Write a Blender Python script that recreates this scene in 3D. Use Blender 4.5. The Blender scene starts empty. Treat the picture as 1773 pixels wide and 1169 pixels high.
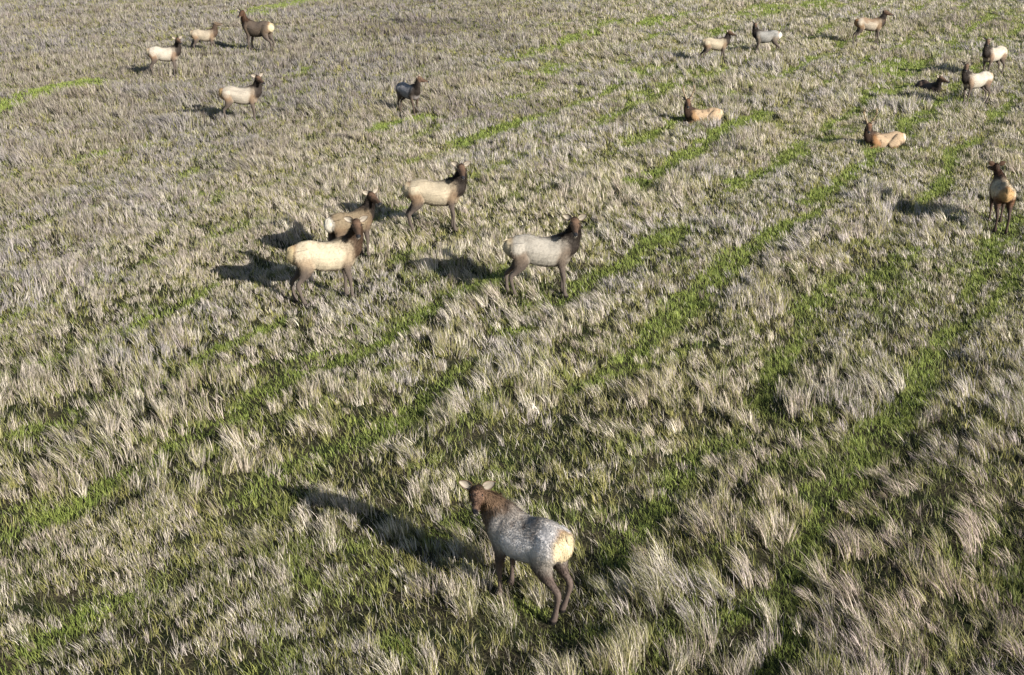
import bpy, math, random
import numpy as np
from mathutils import Vector

C = bpy.context.scene.collection
SC = bpy.context.scene
R = math.radians

# ---------------------------------------------------------------- camera, sky, sun, exposure
CAM_H = 8.61
PITCH = math.atan(814 / 2000)
cam_d = bpy.data.cameras.new("camera")
cam_d.sensor_width = 36.0
cam_d.lens = 36.0 * 2000 / 1773
cam_d.clip_end = 3000
cam_d.clip_start = 0.1
cam = bpy.data.objects.new("camera", cam_d)
C.objects.link(cam)
cam.location = (0, 0, CAM_H)
cam.rotation_euler = (R(90) - PITCH, 0, 0)
SC.camera = cam

SUN_EL, SUN_AZ = R(21.5), R(-42.0)            # direction towards the sun, azimuth from +X
world = bpy.data.worlds.new("World")
SC.world = world
world.use_nodes = True
nt = world.node_tree
sky = nt.nodes.new("ShaderNodeTexSky")
sky.sky_type = 'NISHITA'
sky.sun_disc = False
sky.sun_elevation = SUN_EL
sky.sun_rotation = R(90) - SUN_AZ
sky.air_density = 1.0
sky.dust_density = 0.6
bg = nt.nodes["Background"]
bg.inputs[1].default_value = 0.062
nt.links.new(sky.outputs[0], bg.inputs[0])
sun_d = bpy.data.lights.new("sun", 'SUN')
sun_d.energy = 5.0
sun_d.angle = R(0.5)
sun_d.color = (1.0, 0.96, 0.89)
sun = bpy.data.objects.new("sun", sun_d)
C.objects.link(sun)
sd = Vector((math.cos(SUN_EL) * math.cos(SUN_AZ), math.cos(SUN_EL) * math.sin(SUN_AZ), math.sin(SUN_EL)))
sun.rotation_euler = sd.to_track_quat('Z', 'Y').to_euler()
sun.location = sd * 60
vs = SC.view_settings
vs.view_transform = 'Standard'
vs.look = 'None'
vs.gamma = 1.0
vs.exposure = 1.38
SC.cycles.max_bounces = 5
SC.cycles.diffuse_bounces = 3
SC.cycles.glossy_bounces = 1
SC.cycles.transmission_bounces = 3

# ---------------------------------------------------------------- helpers
def vnoise(x, y, scale, seed):
    g = np.random.RandomState(seed).rand(128, 128)
    X = np.asarray(x) / scale + 500.0; Y = np.asarray(y) / scale + 500.0
    i = np.floor(X).astype(int); j = np.floor(Y).astype(int)
    fx = X - i; fy = Y - j
    fx = fx * fx * (3 - 2 * fx); fy = fy * fy * (3 - 2 * fy)
    i0 = i % 128; i1 = (i + 1) % 128; j0 = j % 128; j1 = (j + 1) % 128
    return (g[i0, j0] * (1 - fx) + g[i1, j0] * fx) * (1 - fy) + (g[i0, j1] * (1 - fx) + g[i1, j1] * fx) * fy

def fbm(x, y, scale, seed, n=3):
    s = 0; a = 1; t = 0
    for k in range(n):
        s = s + a * vnoise(x, y, scale / 2 ** k, seed + k * 17); t += a; a *= .5
    return s / t

def sstep(a, b, x):
    t = np.clip((x - a) / (b - a), 0, 1)
    return t * t * (3 - 2 * t)

def mesh_from(name, verts, faces_flat, sizes, mats, parent=None, cols=None, smooth=False):
    me = bpy.data.meshes.new(name)
    verts = np.asarray(verts, np.float32)
    me.vertices.add(len(verts)); me.vertices.foreach_set('co', verts.ravel())
    faces_flat = np.asarray(faces_flat, np.int32); sizes = np.asarray(sizes, np.int32)
    me.loops.add(len(faces_flat)); me.loops.foreach_set('vertex_index', faces_flat)
    me.polygons.add(len(sizes))
    st = np.concatenate([[0], np.cumsum(sizes)[:-1]]).astype(np.int32)
    me.polygons.foreach_set('loop_start', st)
    if smooth: me.polygons.foreach_set('use_smooth', np.ones(len(sizes), bool))
    me.update(calc_edges=True)
    if cols is not None: set_cols(me, cols)
    for m in mats: me.materials.append(m)
    o = bpy.data.objects.new(name, me)
    C.objects.link(o)
    if parent is not None: o.parent = parent
    return o

def set_cols(me, cols):
    at = me.attributes.new('tint', 'FLOAT_COLOR', 'POINT')
    rgba = np.ones((len(me.vertices), 4), np.float32); rgba[:, :3] = cols
    at.data.foreach_set('color', rgba.ravel())

def new_mat(name):
    m = bpy.data.materials.new(name); m.use_nodes = True
    n = m.node_tree.nodes; l = m.node_tree.links
    return m, n, l, n['Principled BSDF']

# ---------------------------------------------------------------- materials
def mat_fur():
    m, n, l, b = new_mat('coat_fur')
    a = n.new('ShaderNodeAttribute'); a.attribute_name = 'tint'
    tc = n.new('ShaderNodeTexCoord')
    mp = n.new('ShaderNodeMapping'); mp.inputs['Scale'].default_value = (18, 60, 44)
    nz = n.new('ShaderNodeTexNoise'); nz.inputs['Scale'].default_value = 1.6; nz.inputs['Detail'].default_value = 5
    l.new(tc.outputs['Object'], mp.inputs[0]); l.new(mp.outputs[0], nz.inputs['Vector'])
    mr = n.new('ShaderNodeMapRange'); mr.inputs[1].default_value = .3; mr.inputs[2].default_value = .7
    mr.inputs[3].default_value = .82; mr.inputs[4].default_value = 1.15
    l.new(nz.outputs[0], mr.inputs[0])
    vm = n.new('ShaderNodeVectorMath'); vm.operation = 'SCALE'
    l.new(a.outputs['Color'], vm.inputs[0]); l.new(mr.outputs[0], vm.inputs['Scale'])
    l.new(vm.outputs[0], b.inputs['Base Color'])
    b.inputs['Roughness'].default_value = .8
    b.inputs['Specular IOR Level'].default_value = .2
    bp = n.new('ShaderNodeBump'); bp.inputs['Strength'].default_value = .35; bp.inputs['Distance'].default_value = .02
    l.new(nz.outputs[0], bp.inputs['Height']); l.new(bp.outputs[0], b.inputs['Normal'])
    return m

def mat_attr(name, rough=.7, trans=0.0, spec=.2):
    m, n, l, b = new_mat(name)
    a = n.new('ShaderNodeAttribute'); a.attribute_name = 'tint'
    l.new(a.outputs['Color'], b.inputs['Base Color'])
    b.inputs['Roughness'].default_value = rough
    b.inputs['Specular IOR Level'].default_value = spec
    if trans:
        t = n.new('ShaderNodeBsdfTranslucent'); l.new(a.outputs['Color'], t.inputs[0])
        mx = n.new('ShaderNodeMixShader'); mx.inputs[0].default_value = trans
        out = n['Material Output']
        l.new(b.outputs[0], mx.inputs[1]); l.new(t.outputs[0], mx.inputs[2]); l.new(mx.outputs[0], out.inputs[0])
    return m

def mat_plain(name, col, rough, spec=.4, nscale=30, amp=.25):
    m, n, l, b = new_mat(name)
    tc = n.new('ShaderNodeTexCoord'); nz = n.new('ShaderNodeTexNoise'); nz.inputs['Scale'].default_value = nscale
    l.new(tc.outputs['Object'], nz.inputs['Vector'])
    cr = n.new('ShaderNodeValToRGB')
    cr.color_ramp.elements[0].color = tuple(c * (1 - amp) for c in col) + (1,)
    cr.color_ramp.elements[1].color = tuple(c * (1 + amp) for c in col) + (1,)
    l.new(nz.outputs[0], cr.inputs[0]); l.new(cr.outputs[0], b.inputs['Base Color'])
    b.inputs['Roughness'].default_value = rough; b.inputs['Specular IOR Level'].default_value = spec
    return m

def mat_ground():
    m, n, l, b = new_mat('meadow_soil')
    tc = n.new('ShaderNodeTexCoord')
    n1 = n.new('ShaderNodeTexNoise'); n1.inputs['Scale'].default_value = 2.2; n1.inputs['Detail'].default_value = 6
    n2 = n.new('ShaderNodeTexNoise'); n2.inputs['Scale'].default_value = 22; n2.inputs['Detail'].default_value = 4
    l.new(tc.outputs['Object'], n1.inputs['Vector']); l.new(tc.outputs['Object'], n2.inputs['Vector'])
    c1 = n.new('ShaderNodeValToRGB')
    c1.color_ramp.elements[0].position = .38; c1.color_ramp.elements[0].color = (.016, .020, .008, 1)
    c1.color_ramp.elements[1].position = .62; c1.color_ramp.elements[1].color = (.036, .030, .018, 1)
    l.new(n1.outputs[0], c1.inputs[0])
    mr = n.new('ShaderNodeMapRange'); mr.inputs[1].default_value = .3; mr.inputs[2].default_value = .7
    mr.inputs[3].default_value = .5; mr.inputs[4].default_value = 1.5
    l.new(n2.outputs[0], mr.inputs[0])
    vm = n.new('ShaderNodeVectorMath'); vm.operation = 'SCALE'
    l.new(c1.outputs[0], vm.inputs[0]); l.new(mr.outputs[0], vm.inputs['Scale'])
    l.new(vm.outputs[0], b.inputs['Base Color'])
    b.inputs['Roughness'].default_value = 1.0; b.inputs['Specular IOR Level'].default_value = .05
    bp = n.new('ShaderNodeBump'); bp.inputs['Strength'].default_value = .8; bp.inputs['Distance'].default_value = .05
    l.new(n2.outputs[0], bp.inputs['Height']); l.new(bp.outputs[0], b.inputs['Normal'])
    return m

FUR = mat_fur()
HAIR = mat_attr('coat_hair', .75, .15, .15)
EARM = mat_attr('ear_fur', .8, .15, .15)
EYE = mat_plain('dark_eye', (.012, .009, .007), .45, .3)
ANTLER = mat_plain('antler_bone', (.17, .125, .075), .6, .3, 12, .3)
GRASS = mat_attr('grass_blade', .6, .30, .25)
SOIL = mat_ground()

# ---------------------------------------------------------------- ground: one sheet to the horizon
ROWN = np.array([math.cos(R(29.4)), -math.sin(R(29.4))])
ROWP = 2.44                                                   # spacing of the rows       # across the old mowing rows
def ground_z(x, y):
    x = np.asarray(x, float); y = np.asarray(y, float)
    u = x * ROWN[0] + y * ROWN[1]
    fade = sstep(150, 110, np.hypot(x, y))
    return ((fbm(x, y, 7.0, 5, 2) - .5) * .14 + (vnoise(x, y, .9, 8) - .5) * .07
            + -.05 * np.cos((u + .52) * 2 * math.pi / ROWP)) * fade

def build_ground():
    fx = np.concatenate([[-900, -400, -200, -120, -80], np.arange(-56, 56.01, .33), [80, 120, 200, 400, 900]])
    fy = np.concatenate([[-500, -200, -90, -40, -10, 0, 4], np.arange(7, 100.01, .33), [130, 180, 300, 600, 1500]])
    X, Y = np.meshgrid(fx, fy, indexing='ij')
    V = np.stack([X, Y, ground_z(X, Y)], -1).reshape(-1, 3)
    nx, ny = len(fx), len(fy)
    i, j = np.meshgrid(np.arange(nx - 1), np.arange(ny - 1), indexing='ij')
    a = (i * ny + j).ravel()
    F = np.stack([a, a + ny, a + ny + 1, a + 1], -1)
    o = mesh_from('ground', V, F.ravel(), np.full(len(F), 4), [SOIL], smooth=True)
    o['kind'] = 'structure'; o['label'] = 'dark soil and thatch under the meadow grass'
build_ground()

# ---------------------------------------------------------------- elk
def catmull(rows, n):
    P = np.asarray(rows, float); out = []
    Q = np.vstack([2 * P[0] - P[1], P, 2 * P[-1] - P[-2]])
    for i in range(1, len(Q) - 2):
        p0, p1, p2, p3 = Q[i - 1], Q[i], Q[i + 1], Q[i + 2]
        for t in np.linspace(0, 1, n, endpoint=False):
            out.append(.5 * (2 * p1 + (p2 - p0) * t + (2 * p0 - 5 * p1 + 4 * p2 - p3) * t * t + (3 * p1 - p0 - 3 * p2 + p3) * t ** 3))
    out.append(Q[-2])
    return np.array(out)

class Body:
    """Collects closed lofts (later fused into one skin) and the sample points that say which region a vertex belongs to."""
    def __init__(s): s.V = []; s.F = []; s.n = 0; s.zone = []
    def loft(s, rows, zone, sub=5, lat0=(0, 1, 0), m=14, ridge=0.0):
        """rows: x y z  r_lateral  r_up  r_down"""
        K = catmull(rows, sub)
        K[:, 3:] = np.maximum(K[:, 3:], .004)
        P = K[:, :3]; T = np.gradient(P, axis=0); T /= np.linalg.norm(T, axis=1)[:, None] + 1e-9
        lat = np.array(lat0, float); base = s.n; a = np.linspace(0, 2 * math.pi, m, endpoint=False)
        for k in range(len(K)):
            lat = lat - T[k] * lat.dot(T[k]); lat /= np.linalg.norm(lat)
            dor = np.cross(T[k], lat)
            rz = np.where(np.sin(a) > 0, K[k, 4], K[k, 5])
            s.V.append(P[k] + np.outer(np.cos(a) * K[k, 3] * (1 - ridge * np.maximum(0, np.sin(a)) ** 1.3), lat) + np.outer(np.sin(a) * rz, dor))
            s.zone.append((P[k], K[k, 3:].mean(), zone, k / (len(K) - 1)))
        for k in range(len(K) - 1):
            for q in range(m):
                A = base + k * m + q; B = base + k * m + (q + 1) % m
                s.F.append((A, B, B + m, A + m))
        s.F.append(tuple(base + q for q in reversed(range(m))))
        s.F.append(tuple(base + (len(K) - 1) * m + q for q in range(m)))
        s.n += len(K) * m

Z_TRUNK, Z_NECK, Z_HEAD, Z_FRONT, Z_HIND = range(5)

def noise3(p, scale, seed):
    r = np.random.RandomState(seed); v = 0
    for k in range(7):
        d = r.normal(size=3); d /= np.linalg.norm(d)
        v = v + np.sin(p @ d * (6.283 / scale) * r.uniform(.6, 1.9) + r.uniform(0, 6.28))
    return v / 7 * 1.6

def lerp(a, b, w): return a + (np.asarray(b) - a) * np.asarray(w)[:, None]

def build_elk(name, label, x, y, yaw, scale, head_yaw, head_pitch=13, lying=False, legs=(0, 0, 0, 0), coat=None,
              neck=None, voxel=.018, antlers=False, fur=0, sink=-.06, ls=.96, hs=1.06, seed=1, anchor=(-.1, 0), tail_up=0, male=False):
    rnd = random.Random(seed); rs = np.random.RandomState(seed)
    cy, sy = math.cos(R(yaw)), math.sin(R(yaw))
    root = bpy.data.objects.new(name, None); C.objects.link(root)
    root['label'] = label; root['category'] = 'elk'
    root['group'] = 'elk lying in the grass' if lying else 'elk standing in the meadow'
    ax, ay = anchor[0] * scale, anchor[1] * scale
    root.location = (x - ax * cy + ay * sy, y - ax * sy - ay * cy, float(ground_z(x, y)) + (.0 if not lying else sink))
    root.rotation_euler = (0, 0, R(yaw)); root.scale = (scale,) * 3
    root.empty_display_size = .3
    B = Body()
    dz = -.70 if lying else 0.0
    # trunk: x y z  half-width  up  down
    tr = [(-.84, 0, 1.12, .03, .04, .06), (-.80, 0, 1.11, .10, .12, .16), (-.71, 0, 1.10, .17, .155, .24), (-.56, 0, 1.08, .22, .232, .27),
          (-.37, 0, 1.05, .25, .272, .29), (-.13, 0, 1.01, .275, .252, .345), (.10, 0, 1.00, .285, .262, .365), (.30, 0, 1.02, .26, .292, .375),
          (.47, 0, 1.05, .215, .305, .36), (.60, 0, 1.05, .165, .24, .27), (.69, 0, 1.02, .10, .15, .16), (.73, 0, 1.00, .03, .04, .04)]
    B.loft([(r[0] * ls, r[1], r[2] + dz, r[3] * (1.06 if lying else 1), r[4], r[5]) for r in tr], Z_TRUNK, 4, m=24, ridge=.42)
    # neck and head
    hy = head_yaw - yaw
    hy = (hy + 180) % 360 - 180
    nk = neck or (.64, .0, 1.60)
    side = math.sin(R(max(-90, min(90, hy))))
    poll = np.array([nk[0] * ls, nk[1] + .05 * side, nk[2] + dz])
    cp, sp = math.cos(R(head_pitch)), math.sin(R(head_pitch)); ch, sh = math.cos(R(hy)), math.sin(R(hy))
    f = np.array([ch * cp, sh * cp, -sp]); l = np.array([-sh, ch, 0.]); u = np.cross(f, l)
    nb = np.array([.42 * ls, 0, 1.08 + dz])
    mid = np.array([.57 * ls + (nk[0] - .64) * .4, nk[1] * .4, 1.28 + dz])
    up2 = poll * .62 + mid * .38 + np.array([.01, 0, -.02])
    B.loft([(*nb, .185, .24, .30), (*(nb * .45 + mid * .55), .16, .19, .285), (*mid, .118, .15, .22), (*up2, .085, .112, .158),
            (*(poll - u * .03), .078, .10, .115), (*(poll + u * .05), .06, .06, .06)], Z_NECK, 5, m=18)
    hs = hs * (1.0 if not male else 1.08)
    hd = [(-.09, .035, .05, .05, -.01), (-.05, .078, .085, .085, -.01), (.02, .092, .092, .105, 0), (.09, .096, .088, .115, -.004), (.17, .082, .074, .105, -.012),
          (.26, .060, .058, .082, -.022), (.35, .050, .047, .064, -.030), (.42, .049, .042, .054, -.036), (.455, .042, .036, .044, -.040), (.475, .015, .014, .016, -.042)]
    B.loft([(*(poll + f * (t * hs) + u * dv * hs), a * hs * .93, b * hs, c * hs) for t, a, b, c, dv in hd], Z_HEAD, 4, lat0=l, m=18)
    hooves = []
    def lx(rows): return [(r_[0] - .44 * (1 - ls) if r_[0] > 0 else r_[0] + .6 * (1 - ls), *r_[1:]) for r_ in rows]
    for sgn, k in ((1, 0), (-1, 1)):
        if not lying:
            d = legs[k]
            B.loft(lx([(.46, sgn * .10, 1.16, .09, .15, .15), (.43, sgn * .145, 1.03, .105, .165, .16), (.37, sgn * .165, .86, .088, .125, .12), (.375 + .1 * d, sgn * .155, .66, .058, .075, .07),
                    (.40 + .45 * d, sgn * .145, .45, .042, .048, .046), (.395 + .72 * d, sgn * .14, .27, .027, .030, .030),
                    (.40 + .95 * d, sgn * .135, .12, .036, .042, .042), (.425 + d, sgn * .135, .045, .042, .052, .05), (.435 + d, sgn * .135, 0, .044, .058, .05)]), Z_FRONT, 5)
            d2 = legs[2 + k]
            B.loft(lx([(-.54, sgn * .10, 1.16, .11, .20, .19), (-.53, sgn * .135, 1.02, .13, .235, .20), (-.49, sgn * .155, .86, .115, .20, .165), (-.53 + .1 * d2, sgn * .155, .70, .085, .14, .115),
                    (-.63 + .3 * d2, sgn * .15, .56, .046, .064, .058), (-.72 + .5 * d2, sgn * .145, .455, .040, .056, .048), (-.70 + .75 * d2, sgn * .14, .27, .029, .034, .034),
                    (-.665 + .95 * d2, sgn * .135, .12, .037, .043, .043), (-.64 + d2, sgn * .135, .045, .043, .052, .05), (-.63 + d2, sgn * .135, 0, .045, .058, .05)]), Z_HIND, 5)
            hooves += [(.42 * ls + d, sgn * .135), (-.64 * ls + d2, sgn * .135)]
        else:
            B.loft(lx([(.46, sgn * .11, .45, .09, .15, .15), (.42, sgn * .18, .34, .10, .15, .15), (.33, sgn * .23, .22, .085, .11, .11),
                    (.52, sgn * .25, .12, .05, .06, .06), (.70, sgn * .24, .08, .045, .05, .05)]), Z_FRONT, 5)
            B.loft(lx([(.70, sgn * .24, .08, .045, .05, .05), (.52, sgn * .20, .045, .032, .035, .035), (.38, sgn * .18, .04, .04, .045, .045), (.28, sgn * .18, .03, .04, .05, .05)]), Z_FRONT, 5)
            B.loft(lx([(-.56, sgn * .12, .44, .11, .20, .19), (-.50, sgn * .22, .36, .12, .23, .22), (-.34, sgn * .30, .27, .10, .21, .19), (-.16, sgn * .33, .20, .07, .13, .12), (-.10, sgn * .33, .16, .05, .07, .07)]), Z_HIND, 5)
            B.loft(lx([(-.12, sgn * .33, .18, .06, .09, .09), (-.36, sgn * .36, .11, .05, .07, .07), (-.60, sgn * .36, .07, .042, .05, .05)]), Z_HIND, 5)
            B.loft(lx([(-.60, sgn * .36, .07, .042, .05, .05), (-.36, sgn * .40, .045, .032, .036, .036), (-.16, sgn * .41, .045, .038, .042, .042), (-.06, sgn * .41, .03, .042, .05, .05)]), Z_HIND, 5)
    # fuse into one continuous skin
    RV = np.vstack(B.V)
    me = bpy.data.meshes.new('raw'); me.from_pydata(RV.tolist(), [], B.F)
    tmp = bpy.data.objects.new('raw', me); C.objects.link(tmp)
    rm = tmp.modifiers.new('r', 'REMESH'); rm.mode = 'VOXEL'; rm.voxel_size = voxel; rm.use_smooth_shade = True
    sm = tmp.modifiers.new('s', 'SMOOTH'); sm.factor = .5; sm.iterations = 3 if voxel > .015 else 5
    dg = bpy.context.evaluated_depsgraph_get(); dg.update()
    body = bpy.data.meshes.new_from_object(tmp.evaluated_get(dg)); body.name = 'body'
    bpy.data.objects.remove(tmp); bpy.data.meshes.remove(me)
    n = len(body.vertices); co = np.empty(n * 3, np.float32); body.vertices.foreach_get('co', co); co = co.reshape(-1, 3).astype(float)
    no = np.empty(n * 3, np.float32); body.vertices.foreach_get('normal', no); no = no.reshape(-1, 3)
    zp = np.array([z[0] for z in B.zone]); zr = np.array([z[1] for z in B.zone]); zz = np.array([z[2] for z in B.zone]); zt = np.array([z[3] for z in B.zone])
    q = np.empty((n, 5)); tt = np.zeros((n, 5))
    for k in range(5):
        w = zz == k
        d = np.linalg.norm(co[:, None] - zp[None, w], axis=2) / (zr[w][None] + .03)
        i = d.argmin(1); q[:, k] = d[np.arange(n), i]; tt[:, k] = zt[w][i]
    W = np.exp(-10 * q); W /= W.sum(1)[:, None]
    # coat colours of the animal, with crease shade painted in on lying elk
    ct = dict(flank=(.44, .36, .26), shoulder=(.26, .17, .10), neck=(.024, .017, .013), leg=(.115, .090, .074), rump=(.60, .50, .34), edge=(.30, .14, .05), back=(.07, .05, .034), face=(.165, .10, .064), patch=.0, grey=0.)
    ct.update(coat or {})
    px, pz = co[:, 0] / ls, co[:, 2] - dz
    blot = noise3(co, .35, seed); fine = noise3(co, .07, seed + 5)
    wob = .05 * blot + .025 * fine
    fl = np.tile(np.array(ct['flank']), (n, 1)) * (1 + .13 * blot + .08 * fine)[:, None]
    trunk = fl.copy()
    trunk = lerp(trunk, ct['shoulder'], sstep(.38, .62, px + wob) * sstep(1.22, .98, pz + wob) * .8)
    trunk = lerp(trunk, ct['shoulder'], sstep(-.36, -.55, px + wob) * sstep(1.12, .9, pz + wob) * .8)
    trunk = lerp(trunk, ct['neck'], sstep(.46, .55, px + wob + .08 + .22 * (pz - 1.1)) * sstep(.82, .95, pz) * .95)
    trunk = lerp(trunk, ct['back'], sstep(.13, .05, np.abs(co[:, 1] + .6 * wob)) * sstep(1.22, 1.26, pz) * sstep(-.3, .35, px) * .85)
    trunk = lerp(trunk, ct['back'], sstep(.76, .665, pz + .4 * wob) * .75)
    if 'upper' in ct:
        trunk = lerp(trunk, np.array(ct['upper']) * (1 + .2 * fine)[:, None], sstep(1.0, 1.2, pz + 1.6 * wob) * .85)
    if ct['patch']:
        trunk = lerp(trunk, ct['back'], ct['patch'] * sstep(.35, .7, noise3(co * np.array([1, 1, .3]), .24, seed + 9)) * sstep(-.62, -.4, px) * sstep(.85, 1.1, pz))
    rr = np.hypot(co[:, 1] / .19, (pz - 1.08) / .25)
    rx = sstep(-.66, -.75, px + .35 * wob - .13 * np.clip(pz - 1.1, -.2, .3))
    trunk = lerp(trunk, ct['edge'], sstep(-.56, -.68, px + .5 * wob) * sstep(.86, .98, pz) * .75)
    trunk = lerp(trunk, ct['rump'], rx * sstep(.82, .9, pz + .3 * wob) * sstep(1.3, 1.05, rr))
    trunk = lerp(trunk, ct['edge'], sstep(1.14, 1.30, pz + .4 * wob) * sstep(-.58, -.68, px) * .45)
    nt_ = tt[:, Z_NECK]
    nkc = np.tile(np.array(ct['neck']), (n, 1)) * (1 + .3 * fine)[:, None]
    nkc = lerp(nkc, np.array(ct['face']) * .8, sstep(.7, .95, nt_) * .3)
    nkc = lerp(nkc, ct['shoulder'], sstep(.13, .0, nt_ + wob) * .5)
    r = co - poll; ht = r @ f / (.47 * hs); hu = r @ u / hs; hl = r @ l / hs
    hc = np.tile(np.array(ct['face']), (n, 1)) * (1 + .15 * fine)[:, None]
    hc = lerp(hc, np.array(ct['face']) * .45, sstep(.25, .6, ht) * sstep(-.05, .01, hu) * .85)
    hc = lerp(hc, np.array(ct['face']) * .4, sstep(.02, -.03, np.abs(hl) - .055) * 0 + sstep(.10, -.1, ht) * .7)
    hc = lerp(hc, (.80, .72, .60), sstep(.62, .74, ht) * sstep(-.042, -.060, hu) * .95)
    hc = lerp(hc, (.020, .020, .024), sstep(.88, .94, ht) * sstep(-.070, -.05, hu))
    lc = np.array(ct['leg'])
    fr = np.tile(lc, (n, 1)); hn = np.tile(lc, (n, 1))
    if not lying:
        fr = lerp(fr, ct['shoulder'], sstep(.6, .95, pz + wob)); fr = lerp(fr, fl * .8, sstep(1.0, 1.2, pz + wob) * .6)
        hn = lerp(hn, ct['shoulder'], sstep(.65, .95, pz + wob)); hn = lerp(hn, fl, sstep(.92, 1.1, pz + wob))
        for a in (fr, hn): a[:] = lerp(a, (.015, .012, .010), sstep(.06, .045, pz))
    else:
        fr = lerp(fr, ct['shoulder'], sstep(.15, .3, co[:, 2] + wob)); hn = lerp(hn, fl, sstep(.12, .22, co[:, 2] + wob))
    hn = lerp(hn, ct['rump'], rx * sstep(.86, .95, pz + .3 * wob) * sstep(1.3, 1.05, rr))
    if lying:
        trunk = lerp(trunk, np.array(ct['flank']) * .22, np.exp(-((q[:, 4] - q[:, 0] * 1.02) / .16) ** 2) * .45 * sstep(.5, .4, np.abs(px + .1)) * sstep(.1, .2, co[:, 2]))  # crease shade between thigh and ribs, painted into the flank colour
    col = trunk * W[:, :1] + nkc * W[:, 1:2] + hc * W[:, 2:3] + fr * W[:, 3:4] + hn * W[:, 4:5]
    col = lerp(col, np.array(ct['neck']) * 1.15, sstep(.50, .57, px + .7 * wob + .22 * (pz - 1.1)) * sstep(.84, .96, pz + wob) * (W[:, 0] + W[:, 3]) * .95)
    if ct['grey']: col = col * (1 - ct['grey']) + col.mean(1)[:, None] * ct['grey']
    col = np.clip(col * .58, .004, .8)
    set_cols(body, col)
    body.materials.append(FUR)
    bo = bpy.data.objects.new('body', body); C.objects.link(bo); bo.parent = root
    # ears
    for sgn in (1, -1):
        base = poll + f * .0 + l * sgn * .078 + u * .055
        d = l * sgn * .88 + u * .40 - f * .12; d /= np.linalg.norm(d)
        opn = f * .95 + u * .12; opn -= d * opn.dot(d); opn /= np.linalg.norm(opn); wv = np.cross(d, opn)
        L, Wd, nu, nv = .18 * (.6 + .4 * hs), .066 * (.6 + .4 * hs), 9, 7
        V = []; cc = []
        for lay in (0, 1):
            for i in range(nu):
                t = i / (nu - 1); w = Wd * (math.sin(math.pi * min(1, .17 + .83 * t ** .85)) ** .75 if t < 1 else .02)
                for j in range(nv):
                    v = -1 + 2 * j / (nv - 1)
                    cup = -.036 * (1 - v * v) * math.sin(math.pi * (.25 + .65 * t)) - lay * .010
                    V.append(base + d * (L * t) + wv * (w * v) + opn * cup)
                    inn = np.array((.29, .25, .20)) * (1 - .55 * max(0, 1 - abs(v) * 1.7) * (1 - t))
                    cc.append(np.array(ct['face']) * .55 if (lay or t > .88 or abs(v) > .9) else inn)
        F = []
        k0 = nu * nv
        for i in range(nu - 1):
            for j in range(nv - 1):
                a = i * nv + j; F.append((a, a + 1, a + nv + 1, a + nv)); F.append((k0 + a, k0 + a + nv, k0 + a + nv + 1, k0 + a + 1))
            for j in (0, nv - 1):
                a = i * nv + j; F.append((a, a + nv, k0 + a + nv, k0 + a))
        a = (nu - 1) * nv
        for j in range(nv - 1): F.append((a + j, a + j + 1, k0 + a + j + 1, k0 + a + j))
        mesh_from('ear', V, [i for q_ in F for i in q_], [4] * len(F), [EARM], root, cc, True)
    # eyes
    for sgn in (1, -1):
        c = poll + f * .135 * hs + l * sgn * .081 * hs + u * .022 * hs
        V = []; F = []
        for i in range(7):
            th = math.pi * i / 6
            for j in range(10):
                p = 2 * math.pi * j / 10
                V.append(c + f * .022 * math.sin(th) * math.cos(p) + l * .014 * math.sin(th) * math.sin(p) + u * .016 * math.cos(th))
        for i in range(6):
            for j in range(10):
                F.append((i * 10 + j, i * 10 + (j + 1) % 10, i * 10 + 10 + (j + 1) % 10, i * 10 + 10 + j))
        mesh_from('eye', V, [i for q_ in F for i in q_], [4] * len(F), [EYE], root, None, True)
    # tail
    T = Body(); tz = 1.20 + dz; tx0 = .84 * (1 - ls)
    T.loft([(-.76 + tx0, 0, tz, .03, .03, .03), (-.80 + tx0, 0, tz + .0 + tail_up * .03, .034, .026, .026), (-.825 + tx0, 0, tz - .05 + tail_up * .09, .034, .02, .02), (-.835 + tx0 - .06 * tail_up, 0, tz - .11 + tail_up * .17, .02, .012, .012), (-.832 + tx0 - .07 * tail_up, 0, tz - .14 + tail_up * .2, .004, .004, .004)], 0, 4, m=10)
    tv = np.vstack(T.V); tcol = np.tile(np.array(ct['rump']) * (.34 if not tail_up else .55), (len(tv), 1)) * (1 + .15 * noise3(tv, .05, seed))[:, None]
    mesh_from('tail', tv, [i for q_ in T.F for i in q_], [len(q_) for q_ in T.F], [FUR], root, tcol, True)
    # antlers
    if antlers:
        for sgn in (1, -1):
            A = Body(); aw = antlers
            def pt(o, s_, h): return poll + f * (o * aw) + l * sgn * (.05 + (s_ - .05) * aw) + u * (.07 + (h - .07) * aw)
            beam = [(*pt(.03, .045, .06), .024, .024, .024), (*pt(-.02, .12, .20), .021, .021, .021), (*pt(-.10, .24, .42), .018, .018, .018), (*pt(-.12, .30, .66), .016, .016, .016), (*pt(-.06, .27, .86), .012, .012, .012), (*pt(0, .22, .98), .005, .005, .005)]
            A.loft([(b[0], b[1], b[2], b[3] * 1.45, b[4] * 1.45, b[5] * 1.45) for b in beam], 0, 5, m=8)
            for st, md, en in (((.02, .06, .09), (.12, .10, .12), (.22, .11, .22)), ((-.03, .14, .25), (.08, .18, .30), (.16, .17, .42)), ((-.11, .28, .56), (-.03, .34, .66), (.03, .35, .80)), ((-.11, .295, .70), (-.20, .33, .82), (-.24, .33, .94))):
                A.loft([(*pt(*st), .018, .018, .018), (*pt(*md), .015, .015, .015), (*pt(*en), .004, .004, .004)], 0, 5, m=7)
            mesh_from('antler', np.vstack(A.V), [i for q_ in A.F for i in q_], [len(q_) for q_ in A.F], [ANTLER], root, None, True)
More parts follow.
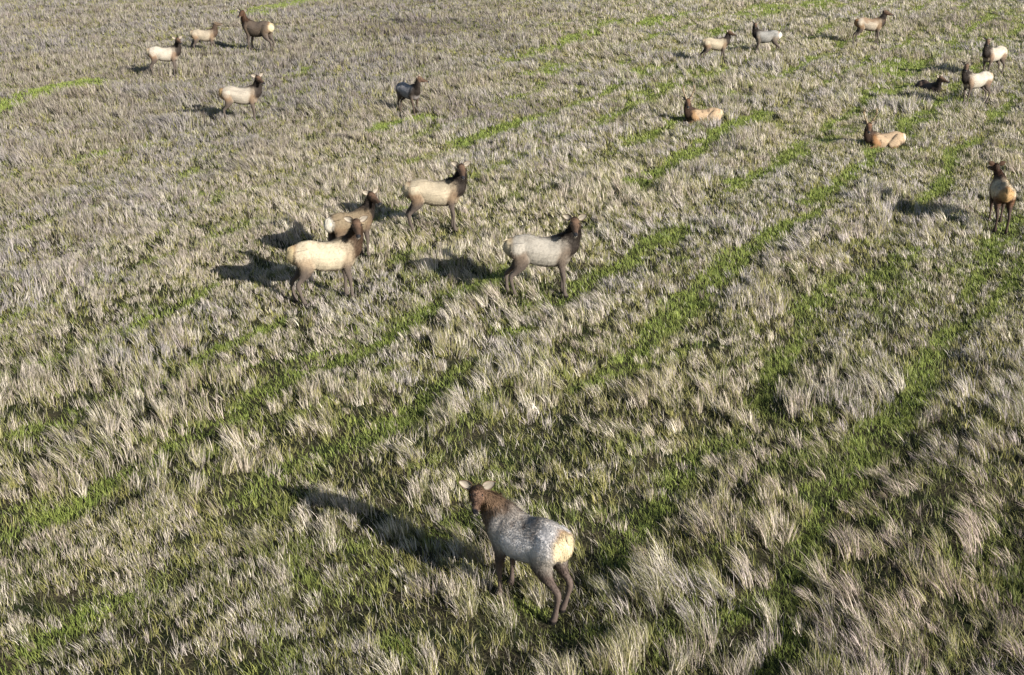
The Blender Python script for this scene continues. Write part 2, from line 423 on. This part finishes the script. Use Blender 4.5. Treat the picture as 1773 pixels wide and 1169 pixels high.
    # short hair over the coat
    if fur:
        wgt = 1 - W[:, 2] * .6
        if not lying: wgt = wgt * sstep(.45, .75, co[:, 2])
        idx = rs.choice(n, fur, p=wgt / wgt.sum())
        P = co[idx] + rs.normal(size=(fur, 3)) * .006; N = no[idx].astype(float)
        back = np.tile(np.array((-.75, 0, -.55)), (fur, 1)) + rs.normal(size=(fur, 3)) * .28
        back -= N * (back * N).sum(1)[:, None]; back /= np.linalg.norm(back, axis=1)[:, None] + 1e-6
        nkw = W[idx, 1]
        ln = (.035 + .06 * nkw + .02 * sstep(1.2, 1.3, P[:, 2] - dz)) * rs.uniform(.6, 1.3, fur)
        tip = P + back * ln[:, None] + N * (ln * .17)[:, None]
        wd = np.cross(back, N) * (.0065 * rs.uniform(.7, 1.4, fur))[:, None]
        V = np.stack([P - wd - N * .004, P + wd - N * .004, tip], 1).reshape(-1, 3)
        cc = np.repeat(np.clip(col[idx] * rs.uniform(.93, 1.06, fur)[:, None], .004, .85), 3, axis=0)
        mesh_from('fur', V, np.arange(fur * 3), np.full(fur, 3), [HAIR], root, cc)
    return root, hooves

PALE = dict(flank=(.50, .42, .30), shoulder=(.27, .18, .11))
GREY = dict(flank=(.42, .38, .32), shoulder=(.20, .15, .11))
WHITE = dict(flank=(.54, .48, .39), shoulder=(.25, .16, .10))
DARK = dict(flank=(.16, .12, .09), shoulder=(.19, .135, .09), neck=(.07, .035, .02), face=(.09, .045, .025), rump=(.66, .56, .36))
BULL = dict(flank=(.45, .32, .20), shoulder=(.36, .21, .10), neck=(.05, .028, .018), leg=(.20, .10, .05), face=(.19, .105, .06), patch=.5)
HERD = [
 # label, x, y, yaw, scale, head yaw, options
 ('pale dark-necked elk, leftmost of the herd, in front of the small buff elk', -15.31, 51.56, 10, .98, -55, dict(coat=WHITE, legs=(.03, -.05, .0, .07))),
 ('small buff elk lifting its head in profile beside the dark brown elk', -15.40, 58.93, 10, .90, 2, dict(coat=dict(flank=(.42, .35, .26), face=(.17, .12, .08), neck=(.07, .045, .03)), head_pitch=2, legs=(.17, -.12, -.14, .14))),
 ('dark brown elk with bright cream rump patch, standing in the far left corner', -12.56, 58.93, 156, 1.22, -102, dict(coat=DARK, legs=(0, .06, -.05, .06))),
 ('pale elk with orange-edged rump, alone below the three far left elk', -9.89, 42.06, 6, 1.0, -50, dict(coat=dict(PALE, flank=(.47, .41, .33), rump=(.5, .34, .16)), legs=(-.04, .04, -.03, .05))),
 ('small elk with its bluish flank in shade, alone at upper centre', -3.92, 43.67, -48, .88, -12, dict(coat=dict(flank=(.30, .285, .29), shoulder=(.12, .09, .07), rump=(.34, .17, .09), leg=(.10, .07, .05)), legs=(-.10, .14, -.16, .16))),
 ('pale buff elk with near-black neck standing broadside in the centre, behind the pair', -2.02, 28.43, 4, 1.04, -82, dict(coat=PALE, legs=(.0, .05, -.02, .04))),
 ('brown elk with white rump standing half hidden behind the cream elk', -3.80, 25.80, 44, .91, -52, dict(coat=dict(flank=(.25, .19, .12), shoulder=(.18, .12, .07), rump=(.72, .66, .55), edge=(.05, .03, .02)))),
 ('cream coated elk with dark mane standing in front of the brown elk', -4.01, 23.28, 20, 1.05, -78, dict(coat=dict(flank=(.58, .49, .35), shoulder=(.36, .27, .18), neck=(.06, .035, .02), rump=(.60, .48, .28)), legs=(-.02, .06, -.06, .08), patch=0)),
 ('silvery grey elk with raised pale tail standing broadside right of centre', .57, 23.49, 2, 1.05, -90, dict(coat=dict(GREY, edge=(.36, .24, .11)), legs=(.02, .05, -.10, .05), tail_up=.6)),
 ('young elk nearest the camera, looking back over a moulting grey flank', .25, 12.26, 141, 1.0, -93, dict(coat=dict(flank=(.82, .78, .76), shoulder=(.48, .43, .37), neck=(.20, .125, .075), face=(.25, .15, .10), leg=(.13, .095, .078), rump=(.80, .66, .42), edge=(.50, .27, .10), back=(.10, .06, .04), upper=(.46, .40, .34), patch=.6), ls=.80, hs=.86, head_pitch=6, neck=(.80, .12, 1.46), legs=(.0, .03, -.02, .04))),
 ('small pale elk facing right, beside the grey left-facing elk at upper right', 9.54, 55.62, 3, .88, -35, dict(coat=PALE, legs=(-.04, .08, -.14, .06))),
 ('grey elk facing left, white tail end, behind the small pale elk', 12.70, 58.74, 172, .93, -98, dict(coat=dict(flank=(.36, .34, .31), shoulder=(.25, .20, .15), rump=(.75, .70, .60)), legs=(.02, .06, -.05, .12))),
 ('brown backed elk with pale belly standing alone at the top, upper right', 18.67, 62.20, -6, 1.04, -25, dict(coat=dict(flank=(.56, .47, .36), upper=(.30, .19, .11), shoulder=(.27, .17, .09), rump=(.33, .18, .08), edge=(.25, .12, .05)), legs=(-.02, .02, -.10, .04))),
 ('cream elk turned to the camera at the right edge, behind another cream elk', 21.30, 51.87, 213, 1.0, -110, dict(coat=WHITE, legs=(.04, -.05, .06, -.05))),
 ('cream elk turned to the camera, standing next to the dark lying elk', 18.08, 45.27, 200, .95, -112, dict(coat=WHITE, legs=(.02, -.05, .05, -.08))),
 ('dark hornless elk lying low in the grass, upper right', 17.39, 48.70, -72, .95, -50, dict(coat=dict(flank=(.09, .06, .045), shoulder=(.07, .045, .03), rump=(.2, .14, .09)), lying=True, sink=-.22, neck=(.62, 0, 1.56))),
 ('orange brown antlered bull elk lying farther away, below the far right pair', 7.02, 41.96, 190, .95, -96, dict(coat=BULL, lying=True, antlers=.62, male=True, neck=(.66, 0, 1.62))),
 ('rusty mottled antlered bull elk lying nearer, on the right side', 12.46, 38.10, 189, .95, -104, dict(coat=dict(BULL, flank=(.46, .33, .21), shoulder=(.34, .17, .07), rump=(.7, .6, .42), patch=.8), lying=True, antlers=.62, male=True, neck=(.66, 0, 1.58))),
 ('elk seen from behind with orange rump, at the right edge', 12.52, 28.69, 77, .95, 92, dict(coat=dict(flank=(.55, .45, .31), shoulder=(.20, .10, .05), neck=(.08, .04, .025), face=(.09, .05, .03), rump=(.52, .33, .15), edge=(.30, .15, .06), leg=(.07, .045, .035), back=(.07, .04, .03)), legs=(.05, -.05, .03, -.06), neck=(.66, .12, 1.50))),
]
HOOVES = []; BEDS = []
def build_herd():
    for k, (label, x, y, yaw, s, hy, op) in enumerate(HERD):
        op = dict(op); op.pop('patch', None)
        near = math.hypot(x, y) < 32
        root, hv = build_elk('elk', label, x, y, yaw, s, hy, voxel=.0125 if near else .018, fur=(26000 if y < 15 else 9000 if near else 2500), seed=k * 7 + 3, **op)
        M = root.matrix_basis
        for hx, hyy in hv:
            w = M @ Vector((hx, hyy, 0)); HOOVES.append((w.x, w.y, s))
        if op.get('lying'):
            for px in (-.6, -.3, 0, .3, .55):
                w = M @ Vector((px, 0, 0)); BEDS.append((w.x, w.y, s))
build_herd()

# ---------------------------------------------------------------- meadow grass
# green strips of short fresh grass between the dry swathes: strength, half width, centre line on the ground
GREEN = [
  (1.0,0.47,[(-19.64,44.34),(-19.37,48.03),(-18.28,50.09)]),
  (0.8,0.73,[(-16.67,75.37),(-15.39,80.31),(-14.03,83.96)]),
  (0.7,0.26,[(-9.74,52.33),(-8.87,54.26)]),
  (0.9,0.19,[(-13.67,35.51),(-12.91,37.09)]),
  (0.6,0.18,[(-12.32,37.33),(-11.78,38.8)]),
  (0.6,0.12,[(-9.97,33.84),(-9.51,34.77)]),
  (0.5,0.12,[(-8.84,31.43),(-8.26,32.05)]),
  (0.4,0.2,[(-10.01,44.92),(-8.4,47.38)]),
  (0.5,0.21,[(-9.98,42.69),(-9.3,41.96)]),
  (1.0,0.24,[(-4.63,40.66),(-3.24,42.69)]),
  (1.0,0.22,[(-1.87,38.36),(-0.74,39.99),(0.71,42.17)]),
  (0.9,0.35,[(1.38,52.02),(2.52,54.76)]),
  (0.8,0.26,[(0.1,56.5),(2.17,60.32),(6.45,72.38)]),
  (0.9,0.53,[(8.25,69.62),(9.72,73.25)]),
  (0.8,0.3,[(5.52,52.33),(6.78,54.26)]),
  (0.7,0.43,[(4.56,44.92),(7.19,49.39),(9.01,53.12)]),
  (0.6,0.19,[(3.95,38.36),(5.13,40.18)]),
  (1.0,0.21,[(3.5,32.69),(5.12,35.51),(7.47,39.9),(9.71,43.78)]),
  (0.8,0.63,[(15.17,73.85),(17.46,79.61)]),
  (0.8,0.57,[(19.52,78.59),(21.15,82.09)]),
  (0.8,0.4,[(11.35,65.83),(12.59,68.31)]),
  (0.8,0.33,[(12.12,61.35),(12.8,61.77)]),
  (0.6,0.44,[(7.43,49.39),(9.34,46.49)]),
  (0.9,0.54,[(16.9,52.33),(18.85,55.62)]),
  (0.8,0.36,[(14.93,47.38),(16.5,49.39)]),
  (0.8,0.27,[(15.25,46.12),(17.33,45.51)]),
  (0.8,0.28,[(14.71,41.65),(17.78,46.12)]),
  (0.8,0.18,[(8.72,36.28),(9.95,38.36)]),
  (0.6,0.17,[(10.54,38.36),(11.93,40.66)]),
  (0.9,0.12,[(6.66,33.02),(7.54,34.05),(9.46,37.09)]),
  (0.9,0.14,[(8.08,31.13),(10.32,34.05),(11.81,37.09)]),
  (0.5,1.68,[(23.67,59.32),(33.03,76.95)]),
  (0.8,0.17,[(13.19,38.8),(13.88,39.71)]),
  (1.0,0.12,[(-9.16,19.19),(-8.14,20.35),(-7.7,21.45),(-7.01,22.75),(-6.41,23.82)]),
  (0.95,0.12,[(-8.07,17.09),(-7.37,18.09),(-6.72,18.94),(-5.91,20.26),(-5.32,21.14),(-4.91,22.25)]),
  (0.6,0.12,[(-10.44,21.92),(-9.68,22.75),(-8.94,23.82)]),
  (0.6,0.12,[(-8.16,16.38),(-7.5,17.09),(-7.14,18.33)]),
  (0.7,0.12,[(-6.93,18.94),(-6.3,19.32),(-4.56,19.58),(-3.62,20.41),(-3.25,20.99)]),
  (0.5,0.12,[(-7.57,16.28),(-6.38,16.58),(-5.34,17.2)]),
  (0.6,0.12,[(-4.38,16.78),(-3.2,17.64)]),
  (0.9,0.12,[(-0.41,20.99),(0.27,21.45)]),
  (0.9,0.12,[(0.47,22.75),(1.28,23.28),(1.71,24.2)]),
  (0.9,0.15,[(1.16,18.57),(1.73,19.32),(2.39,20.69),(3.47,22.92),(4.12,24.01)]),
  (0.7,0.12,[(2.39,19.58),(3.47,20.41)]),
  (0.5,0.12,[(-3.31,21.45),(-2.24,22.41),(-1.6,23.82)]),
  (0.8,0.18,[(3.15,26.93),(4.15,28.13)]),
  (0.7,0.12,[(-2.73,17.09),(-2.57,17.31)]),
  (0.8,0.2,[(4.12,24.01),(5.11,26.04),(5.69,26.93)]),
  (0.7,0.23,[(6.2,22.58),(7.61,23.28),(8.43,24.79),(9.63,26.48)]),
  (0.75,0.15,[(6.14,16.18),(6.94,18.09),(8.55,20.99),(10.2,22.92),(12.13,26.04)]),
  (0.7,0.12,[(4.08,18.33),(4.44,17.64)]),
  (0.9,0.12,[(5.41,16.18),(6.01,16.99)]),
  (0.5,0.17,[(9.61,24.79),(12.69,27.4)]),
  (0.7,0.12,[(-7.17,13.96),(-6.92,14.59)]),
  (0.9,0.12,[(-4.08,14.59),(-3.6,15.18),(-2.98,16.18)]),
  (0.6,0.12,[(-2.92,12.82),(-2.41,12.43)]),
  (0.8,0.12,[(-1.36,11.48),(-0.85,11.05)]),
  (0.8,0.12,[(-0.01,12.31),(0.31,12.06)]),
  (0.6,0.12,[(-2.26,13.51),(-2.12,13.66)]),
  (0.8,0.12,[(2.75,15.44),(3.19,15.99),(3.75,16.58)]),
  (1.0,0.19,[(4.34,14.75),(4.94,15.44)]),
  (0.85,0.12,[(3.4,12.69),(4.01,13.37),(4.56,14.27)]),
  (0.7,0.12,[(2.51,11.82),(3.23,12.56)]),
  (0.6,0.12,[(0.79,11.48),(1.12,11.26)]),
]

FX0, FY0, FRES, FNX, FNY = -48.0, 6.0, .12, 800, 760
def green_field():
    gx = FX0 + np.arange(FNX) * FRES; gy = FY0 + np.arange(FNY) * FRES
    X, Y = np.meshgrid(gx, gy, indexing='ij')
    wx = X + (fbm(X, Y, 1.6, 31) - .5) * .9; wy = Y + (fbm(X, Y, 1.6, 47) - .5) * .9
    Gf = np.zeros_like(X)
    hole = sstep(.535, .61, fbm(X, Y, .55, 91)) * sstep(40, 16, Y)
    for s, hw, pts in GREEN:
        far_ = sstep(22, 50, pts[0][1]); hw = hw * (.85 + .75 * far_) + .12 * far_
        for (x0, y0), (x1, y1) in zip(pts[:-1], pts[1:]):
            i0 = max(0, int((min(x0, x1) - 3 - FX0) / FRES)); i1 = min(FNX, int((max(x0, x1) + 3 - FX0) / FRES) + 1)
            j0 = max(0, int((min(y0, y1) - 3 - FY0) / FRES)); j1 = min(FNY, int((max(y0, y1) + 3 - FY0) / FRES) + 1)
            if i1 <= i0 or j1 <= j0: continue
            ax, ay = wx[i0:i1, j0:j1] - x0, wy[i0:i1, j0:j1] - y0
            dx, dy = x1 - x0, y1 - y0; t = np.clip((ax * dx + ay * dy) / (dx * dx + dy * dy + 1e-9), 0, 1)
            d = np.hypot(ax - t * dx, ay - t * dy)
            Gf[i0:i1, j0:j1] = np.maximum(Gf[i0:i1, j0:j1], s * sstep(hw * 1.5 + .12, hw * .7, d))
    # narrower gaps between the rows everywhere
    U = wx * ROWN[0] + wy * ROWN[1]; Vv = X * ROWN[1] - Y * ROWN[0]
    ph = (U + .52 + (fbm(X, Y, 3.0, 61) - .5) * .7) * 2 * math.pi / ROWP
    row = .5 + .5 * np.cos(ph); row2 = .5 + .5 * np.cos(2 * ph)
    brk = fbm(U * .9, Vv * .35, 1.7, 71)
    gaps = np.maximum(sstep(.80, .97, row) * sstep(.40, .56, brk) * .85, sstep(.78, .97, row2) * sstep(.50, .64, brk) * .45)
    # the far left is nearly all dry grass, the right and the front are greener
    lush = sstep(-14, 4, X - .12 * (Y - 20)) * .75 + sstep(26, 16, Y) * .35
    gaps = gaps * np.clip(lush + .22 + .45 * sstep(36, 22, Y), 0, 1)
    spots = sstep(.62, .76, fbm(X, Y, .95, 83)) * .45 * np.clip(lush + .15, 0, 1)
    return np.clip(np.maximum(np.maximum(Gf, gaps), spots), 0, 1), np.clip(lush, 0, 1), hole, row * .6 + row2 * .4
GF, LUSH, HOLE, ROW = green_field()
def samp(A, x, y):
    i = np.clip((x - FX0) / FRES, 0, FNX - 1.001); j = np.clip((y - FY0) / FRES, 0, FNY - 1.001)
    i0 = i.astype(int); j0 = j.astype(int); fx = i - i0; fy = j - j0
    return (A[i0, j0] * (1 - fx) + A[i0 + 1, j0] * fx) * (1 - fy) + (A[i0, j0 + 1] * (1 - fx) + A[i0 + 1, j0 + 1] * fx) * fy

RNG = np.random.RandomState(11)
def field_points(rho, power):
    """random ground points where density falls with distance: rho per square metre at 14 m"""
    out = []
    edges = np.concatenate([np.arange(8.5, 30, 1.5), np.arange(30, 97, 3)])
    for a, b in zip(edges[:-1], edges[1:]):
        m = .5 * (a + b); hw = .455 * (m * .926 + 8.61 * .377) + 2.0
        dens = rho * (14.0 / math.hypot(m, CAM_H)) ** power
        k = int(dens * 2 * hw * (b - a))
        out.append(np.stack([RNG.uniform(-hw, hw, k), RNG.uniform(a, b, k)], 1))
    p = np.vstack(out)
    return p[:, 0], p[:, 1]

def near_herd(x, y):
    """0 far from any animal, towards 1 right on a hoof or under a lying body"""
    w = np.zeros(len(x)); b = np.zeros(len(x))
    for hx, hy, s in HOOVES:
        k = np.abs(x - hx) < 1.2; k &= np.abs(y - hy) < 1.6
        if k.any():
            d = np.hypot(x[k] - hx, (y[k] - hy + .12) * .8); w[k] = np.maximum(w[k], sstep(.42, .14, d))
    for hx, hy, s in BEDS:
        k = np.abs(x - hx) < 1.2; k &= np.abs(y - hy) < 1.2
        if k.any():
            d = np.hypot(x[k] - hx, y[k] - hy); b[k] = np.maximum(b[k], sstep(.52 * s, .36 * s, d))
    return w, b

class Blades:
    def __init__(s): s.parts = []
    def add(s, x, y, z, lx, ly, h, w, col, bend=.5):
        """root, horizontal throw of the tip, height of the tip, width, colour"""
        s.parts.append((x, y, z, lx, ly, h, w, col, np.full(len(x), bend) if np.isscalar(bend) else bend))
    def build(s, name, label, seg):
        cat = [np.concatenate([p[k] for p in s.parts]) for k in range(9)]
        x, y, z, lx, ly, h, w, col, bend = cat
        n = len(x); r = np.random.RandomState(5)
        ang = r.uniform(0, math.pi, n)
        wx, wy = np.cos(ang) * w * .5, np.sin(ang) * w * .5
        ts = np.linspace(0, 1, seg + 1); m = 2 * seg + 1
        V = np.empty((n, m, 3), np.float32); Cc = np.empty((n, m, 3), np.float32)
        for k, t in enumerate(ts):
            hx = lx * (t * (1 - bend) + t * t * bend); hy = ly * (t * (1 - bend) + t * t * bend)
            hz = h * (t * (1 + .35 * bend) - t * t * .35 * bend)
            tw = (1 - t) ** .6 if k else .75
            if k < seg:
                V[:, 2 * k, 0] = x + hx - wx * tw; V[:, 2 * k, 1] = y + hy - wy * tw; V[:, 2 * k, 2] = z + hz
                V[:, 2 * k + 1, 0] = x + hx + wx * tw; V[:, 2 * k + 1, 1] = y + hy + wy * tw; V[:, 2 * k + 1, 2] = z + hz
            else:
                V[:, 2 * k, 0] = x + hx; V[:, 2 * k, 1] = y + hy; V[:, 2 * k, 2] = z + hz
        Cc[:] = col[:, None, :]
        base = (np.arange(n) * m)[:, None]
        F = []; 
        for k in range(seg - 1):
            F.append(base + np.array([[2 * k, 2 * k + 1, 2 * k + 3, 2 * k + 2]]))
        q = np.concatenate(F, 0).reshape(-1) if F else np.zeros(0, int)
        t3 = (base + np.array([[2 * seg - 2, 2 * seg - 1, 2 * seg]])).reshape(-1)
        nq = n * (seg - 1)
        o = mesh_from(name, V.reshape(-1, 3), np.concatenate([q, t3]), np.concatenate([np.full(nq, 4), np.full(n, 3)]), [GRASS], cols=Cc.reshape(-1, 3))
        o['kind'] = 'stuff'; o['label'] = label
        print(name, n, 'blades')
        return o

def lod(x, y): return np.hypot(np.hypot(x, y), CAM_H)
def mixc(a, b, t): return np.asarray(a) * (1 - t[:, None]) + np.asarray(b) * t[:, None]

def dry_colour(x, y, n):
    a = fbm(x, y, 3.5, 101); b = RNG.uniform(0, 1, n); c = fbm(x, y, 1.1, 131)
    col = mixc((.475, .405, .328), (.435, .385, .358), sstep(.35, .65, a))            # straw to weathered grey
    col = mixc(col, (.42, .335, .285), sstep(.55, .75, c) * .5)                     # reddish brown stems
    col = mixc(col, (.62, .55, .44), (b > .84) * .8)
    col = mixc(col, (.22, .175, .125), (b < .16) * .8)
    w = np.zeros_like(x)
    for cx, cy, rx, ry in ((-.8, 43.5, 2.6, 2.0), (1.5, 44.8, 1.5, 1.0), (-4.4, 67.5, 5.5, 4.0), (3.0, 64, 1.6, 1.6), (27.5, 70, 3.5, 4)):
        w = np.maximum(w, sstep(1.2, .6, np.hypot((x - cx) / rx, (y - cy) / ry) + (c - .5) * .8))
    col = mixc(col, (.21, .165, .155), w * .55)                                    # patches of dark dead weed stems
    col = mixc(col, col * np.array((.84, .78, .80)), sstep(2, 5, x) * sstep(20, 14, y) * 1.0)    # browner, mauve stems at the right front
    old_shade = sstep(3, -14, x - .22 * (y - 30)) * .34 + sstep(25, 50, y) * .16           # weathered stand at far left; far tufts also darkened, standing in for missing shade
    return col * (1 - old_shade)[:, None]

def green_colour(x, y, n, bright):
    a = fbm(x, y, 1.3, 151); b = RNG.uniform(0, 1, n)
    col = mixc((.12, .130, .038), (.27, .245, .085), sstep(.35, .7, a * .6 + b * .4))    # olive to yellowish
    col = mixc(col, mixc((.125, .170, .032), (.26, .29, .070), b), bright)
    return col

def build_grass():
    dry, green = Blades(), Blades()
    # --- tussocks of dry grass, combed by the wind towards the left and away
    tx, ty = field_points(DRY_RHO, .62)
    g = samp(GF, tx, ty); lush = samp(LUSH, tx, ty)
    clump = .55 * fbm(tx, ty, .95, 201) + .45 * fbm(tx, ty, .42, 205, 2); tall = fbm(tx, ty, 2.6, 211)
    p = (1 - .93 * g) ** 1.3 * np.clip(.10 + .90 * sstep(.30, .52, clump + .22 * (1 - lush) - .30 * (samp(ROW, tx, ty) - .38)), .05, 1)
    hoof, bed = near_herd(tx, ty)
    p *= (1 - .93 * hoof) * (1 - bed) * (1 - .95 * samp(HOLE, tx, ty))
    k = RNG.uniform(0, 1, len(tx)) < p
    tx, ty, tall, g, lush, clump = tx[k], ty[k], tall[k], g[k], lush[k], clump[k]
    nt_ = len(tx); d = lod(tx, ty)
    nb = np.clip(TUFT_BLADES * (14 / d) ** .55 * RNG.uniform(.6, 1.4, nt_), 6, 90).astype(int)
    rad = RNG.uniform(.055, .14, nt_) * (1 + .35 * sstep(15, 50, d))
    L = (.13 + .20 * sstep(.30, .75, tall) + .16 * sstep(0, 5, tx) * sstep(20, 13, ty) + .10 * sstep(24, 48, ty)) * RNG.uniform(.7, 1.3, nt_) * (1.15 - .40 * samp(ROW, tx, ty))
    la = R(148) + (fbm(tx, ty, 2.2, 231) - .5) * 2.8 + RNG.normal(0, .5, nt_)
    lm = np.clip(.34 + 1.7 * (fbm(tx, ty, 1.8, 241) - .46), .10, 1.4) + RNG.uniform(-.1, .3, nt_) + .35 * sstep(1, 5, tx) * sstep(19, 13, ty)
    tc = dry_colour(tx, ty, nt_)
    mg = RNG.uniform(0, 1, nt_) < .08 + .42 * lush                                  # tussocks still partly green
    idx = np.repeat(np.arange(nt_), nb); n = len(idx)
    a = RNG.uniform(0, 2 * math.pi, n); r = rad[idx] * np.sqrt(RNG.uniform(0, 1, n))
    ox, oy = np.cos(a) * r, np.sin(a) * r
    x, y = tx[idx] + ox, ty[idx] + oy
    Lb = L[idx] * RNG.uniform(.55, 1.15, n)
    lean = lm[idx] * RNG.uniform(.6, 1.25, n)
    lx = np.cos(la[idx]) * lean + ox * 1.6 + RNG.normal(0, .20, n); ly = np.sin(la[idx]) * lean + oy * 1.6 + RNG.normal(0, .20, n)
    nn = np.sqrt(1 + lx * lx + ly * ly)
    db = d[idx]
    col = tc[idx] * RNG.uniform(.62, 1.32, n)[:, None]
    pale = RNG.uniform(0, 1, n)
    gc = green_colour(x, y, n, np.zeros(n))
    col = mixc(col, gc, ((pale < .12 + .14 * lush[idx]) | (mg[idx] & (pale < .65))) * .85)
    wid = np.maximum(.0078, .0078 * (db / 14) ** .9) * RNG.uniform(.7, 1.3, n)
    dry.add(x, y, ground_z(x, y) - .01, lx / nn * Lb, ly / nn * Lb, Lb / nn, wid, col, RNG.uniform(.2, .9, n))
    dry.build('dry_grass', 'dry straw coloured tussock grass covering the meadow', 3)
    # --- low mixed tufts, straw, olive and green, that fill the ground between the tussocks
    tx, ty = field_points(LOW_RHO, .75)
    g = samp(GF, tx, ty); lush = samp(LUSH, tx, ty); hoof, bed = near_herd(tx, ty)
    p = np.clip(.35 + .9 * (fbm(tx, ty, .6, 401) - .3), .1, 1) * (1 - .75 * hoof) * (1 - .8 * bed)
    p *= 1 - .7 * samp(HOLE, tx, ty)
    k = RNG.uniform(0, 1, len(tx)) < p
    tx, ty, g, lush = tx[k], ty[k], g[k], lush[k]; nt_ = len(tx); d = lod(tx, ty)
    nb = np.clip(20 * (14 / d) ** .4 * RNG.uniform(.5, 1.5, nt_), 4, 40).astype(int)
    rad = RNG.uniform(.04, .10, nt_) * (1 + .4 * sstep(15, 50, d))
    L = RNG.uniform(.11, .24, nt_) * (1 - .25 * g)
    la = R(148) + (fbm(tx, ty, 1.5, 431) - .5) * 3.5 + RNG.normal(0, .8, nt_); lm = RNG.uniform(.05, .9, nt_)
    kind = RNG.uniform(0, 1, nt_)
    strawp = np.clip(.60 - .36 * lush - .5 * g, .04, 1)
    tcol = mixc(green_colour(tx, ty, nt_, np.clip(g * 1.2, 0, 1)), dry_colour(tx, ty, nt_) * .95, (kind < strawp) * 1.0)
    idx = np.repeat(np.arange(nt_), nb); n = len(idx); db = d[idx]
    a = RNG.uniform(0, 2 * math.pi, n); r = rad[idx] * np.sqrt(RNG.uniform(0, 1, n)); ox, oy = np.cos(a) * r, np.sin(a) * r
    x, y = tx[idx] + ox, ty[idx] + oy; Lb = L[idx] * RNG.uniform(.5, 1.15, n); lean = lm[idx] * RNG.uniform(.5, 1.3, n)
    lx = np.cos(la[idx]) * lean + ox * 3.0 + RNG.normal(0, .25, n); ly = np.sin(la[idx]) * lean + oy * 3.0 + RNG.normal(0, .25, n)
    nn = np.sqrt(1 + lx * lx + ly * ly)
    col = tcol[idx] * RNG.uniform(.65, 1.3, n)[:, None]
    other = RNG.uniform(0, 1, n) < .22 * (1 - g[idx])
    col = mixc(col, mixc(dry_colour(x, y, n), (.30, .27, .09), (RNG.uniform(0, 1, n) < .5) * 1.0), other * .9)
    wid = .0085 * np.maximum(1, db / 14) * RNG.uniform(.7, 1.3, n)
    green.add(x, y, ground_z(x, y) - .01, lx / nn * Lb, ly / nn * Lb, Lb / nn, wid, col, RNG.uniform(.1, .8, n))
    # --- short green and olive grass between and under the tussocks
    x, y = field_points(GREEN_RHO, .95)
    g = samp(GF, x, y); lush = samp(LUSH, x, y)
    hoof, bed = near_herd(x, y)
    n0 = fbm(x, y, .7, 301)
    p = np.clip(.42 + .9 * g + .35 * (n0 - .5), 0, 1) * (1 - .6 * bed) * (1 - .4 * samp(HOLE, x, y))
    k = RNG.uniform(0, 1, len(x)) < p
    x, y, g, lush, hoof, n0 = x[k], y[k], g[k], lush[k], hoof[k], n0[k]; n = len(x); d = lod(x, y)
    Lb = (.07 + .09 * RNG.uniform(0, 1, n) + .07 * fbm(x, y, 1.2, 311)) * (1 - .3 * hoof) * (1 - .25 * g)
    la = R(150) + RNG.normal(0, 1.1, n) + (fbm(x, y, 1.0, 321) - .5) * 3; lean = np.abs(RNG.normal(.7, .35, n))
    lx = np.cos(la) * lean; ly = np.sin(la) * lean; nn = np.sqrt(1 + lean ** 2)
    br = np.clip(g * 1.1 + .10 * (RNG.uniform(0, 1, n) < .3), 0, 1)
    col = green_colour(x, y, n, br) * RNG.uniform(.75, 1.2, n)[:, None]
    drymix = RNG.uniform(0, 1, n) < np.clip(.5 - .2 * lush - .42 * g, .03, 1)
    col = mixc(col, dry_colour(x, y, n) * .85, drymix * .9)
    wid = .0068 * np.maximum(1, d / 14) * RNG.uniform(.7, 1.3, n)
    green.add(x, y, ground_z(x, y) - .01, lx / nn * Lb, ly / nn * Lb, Lb / nn, wid, col, .5)
    green.build('green_grass', 'short fresh green grass mixed with olive tufts between the dry tussocks', 2)

DRY_RHO, TUFT_BLADES, LOW_RHO, GREEN_RHO = 31.0, 48, 40.0, 1250
build_grass()
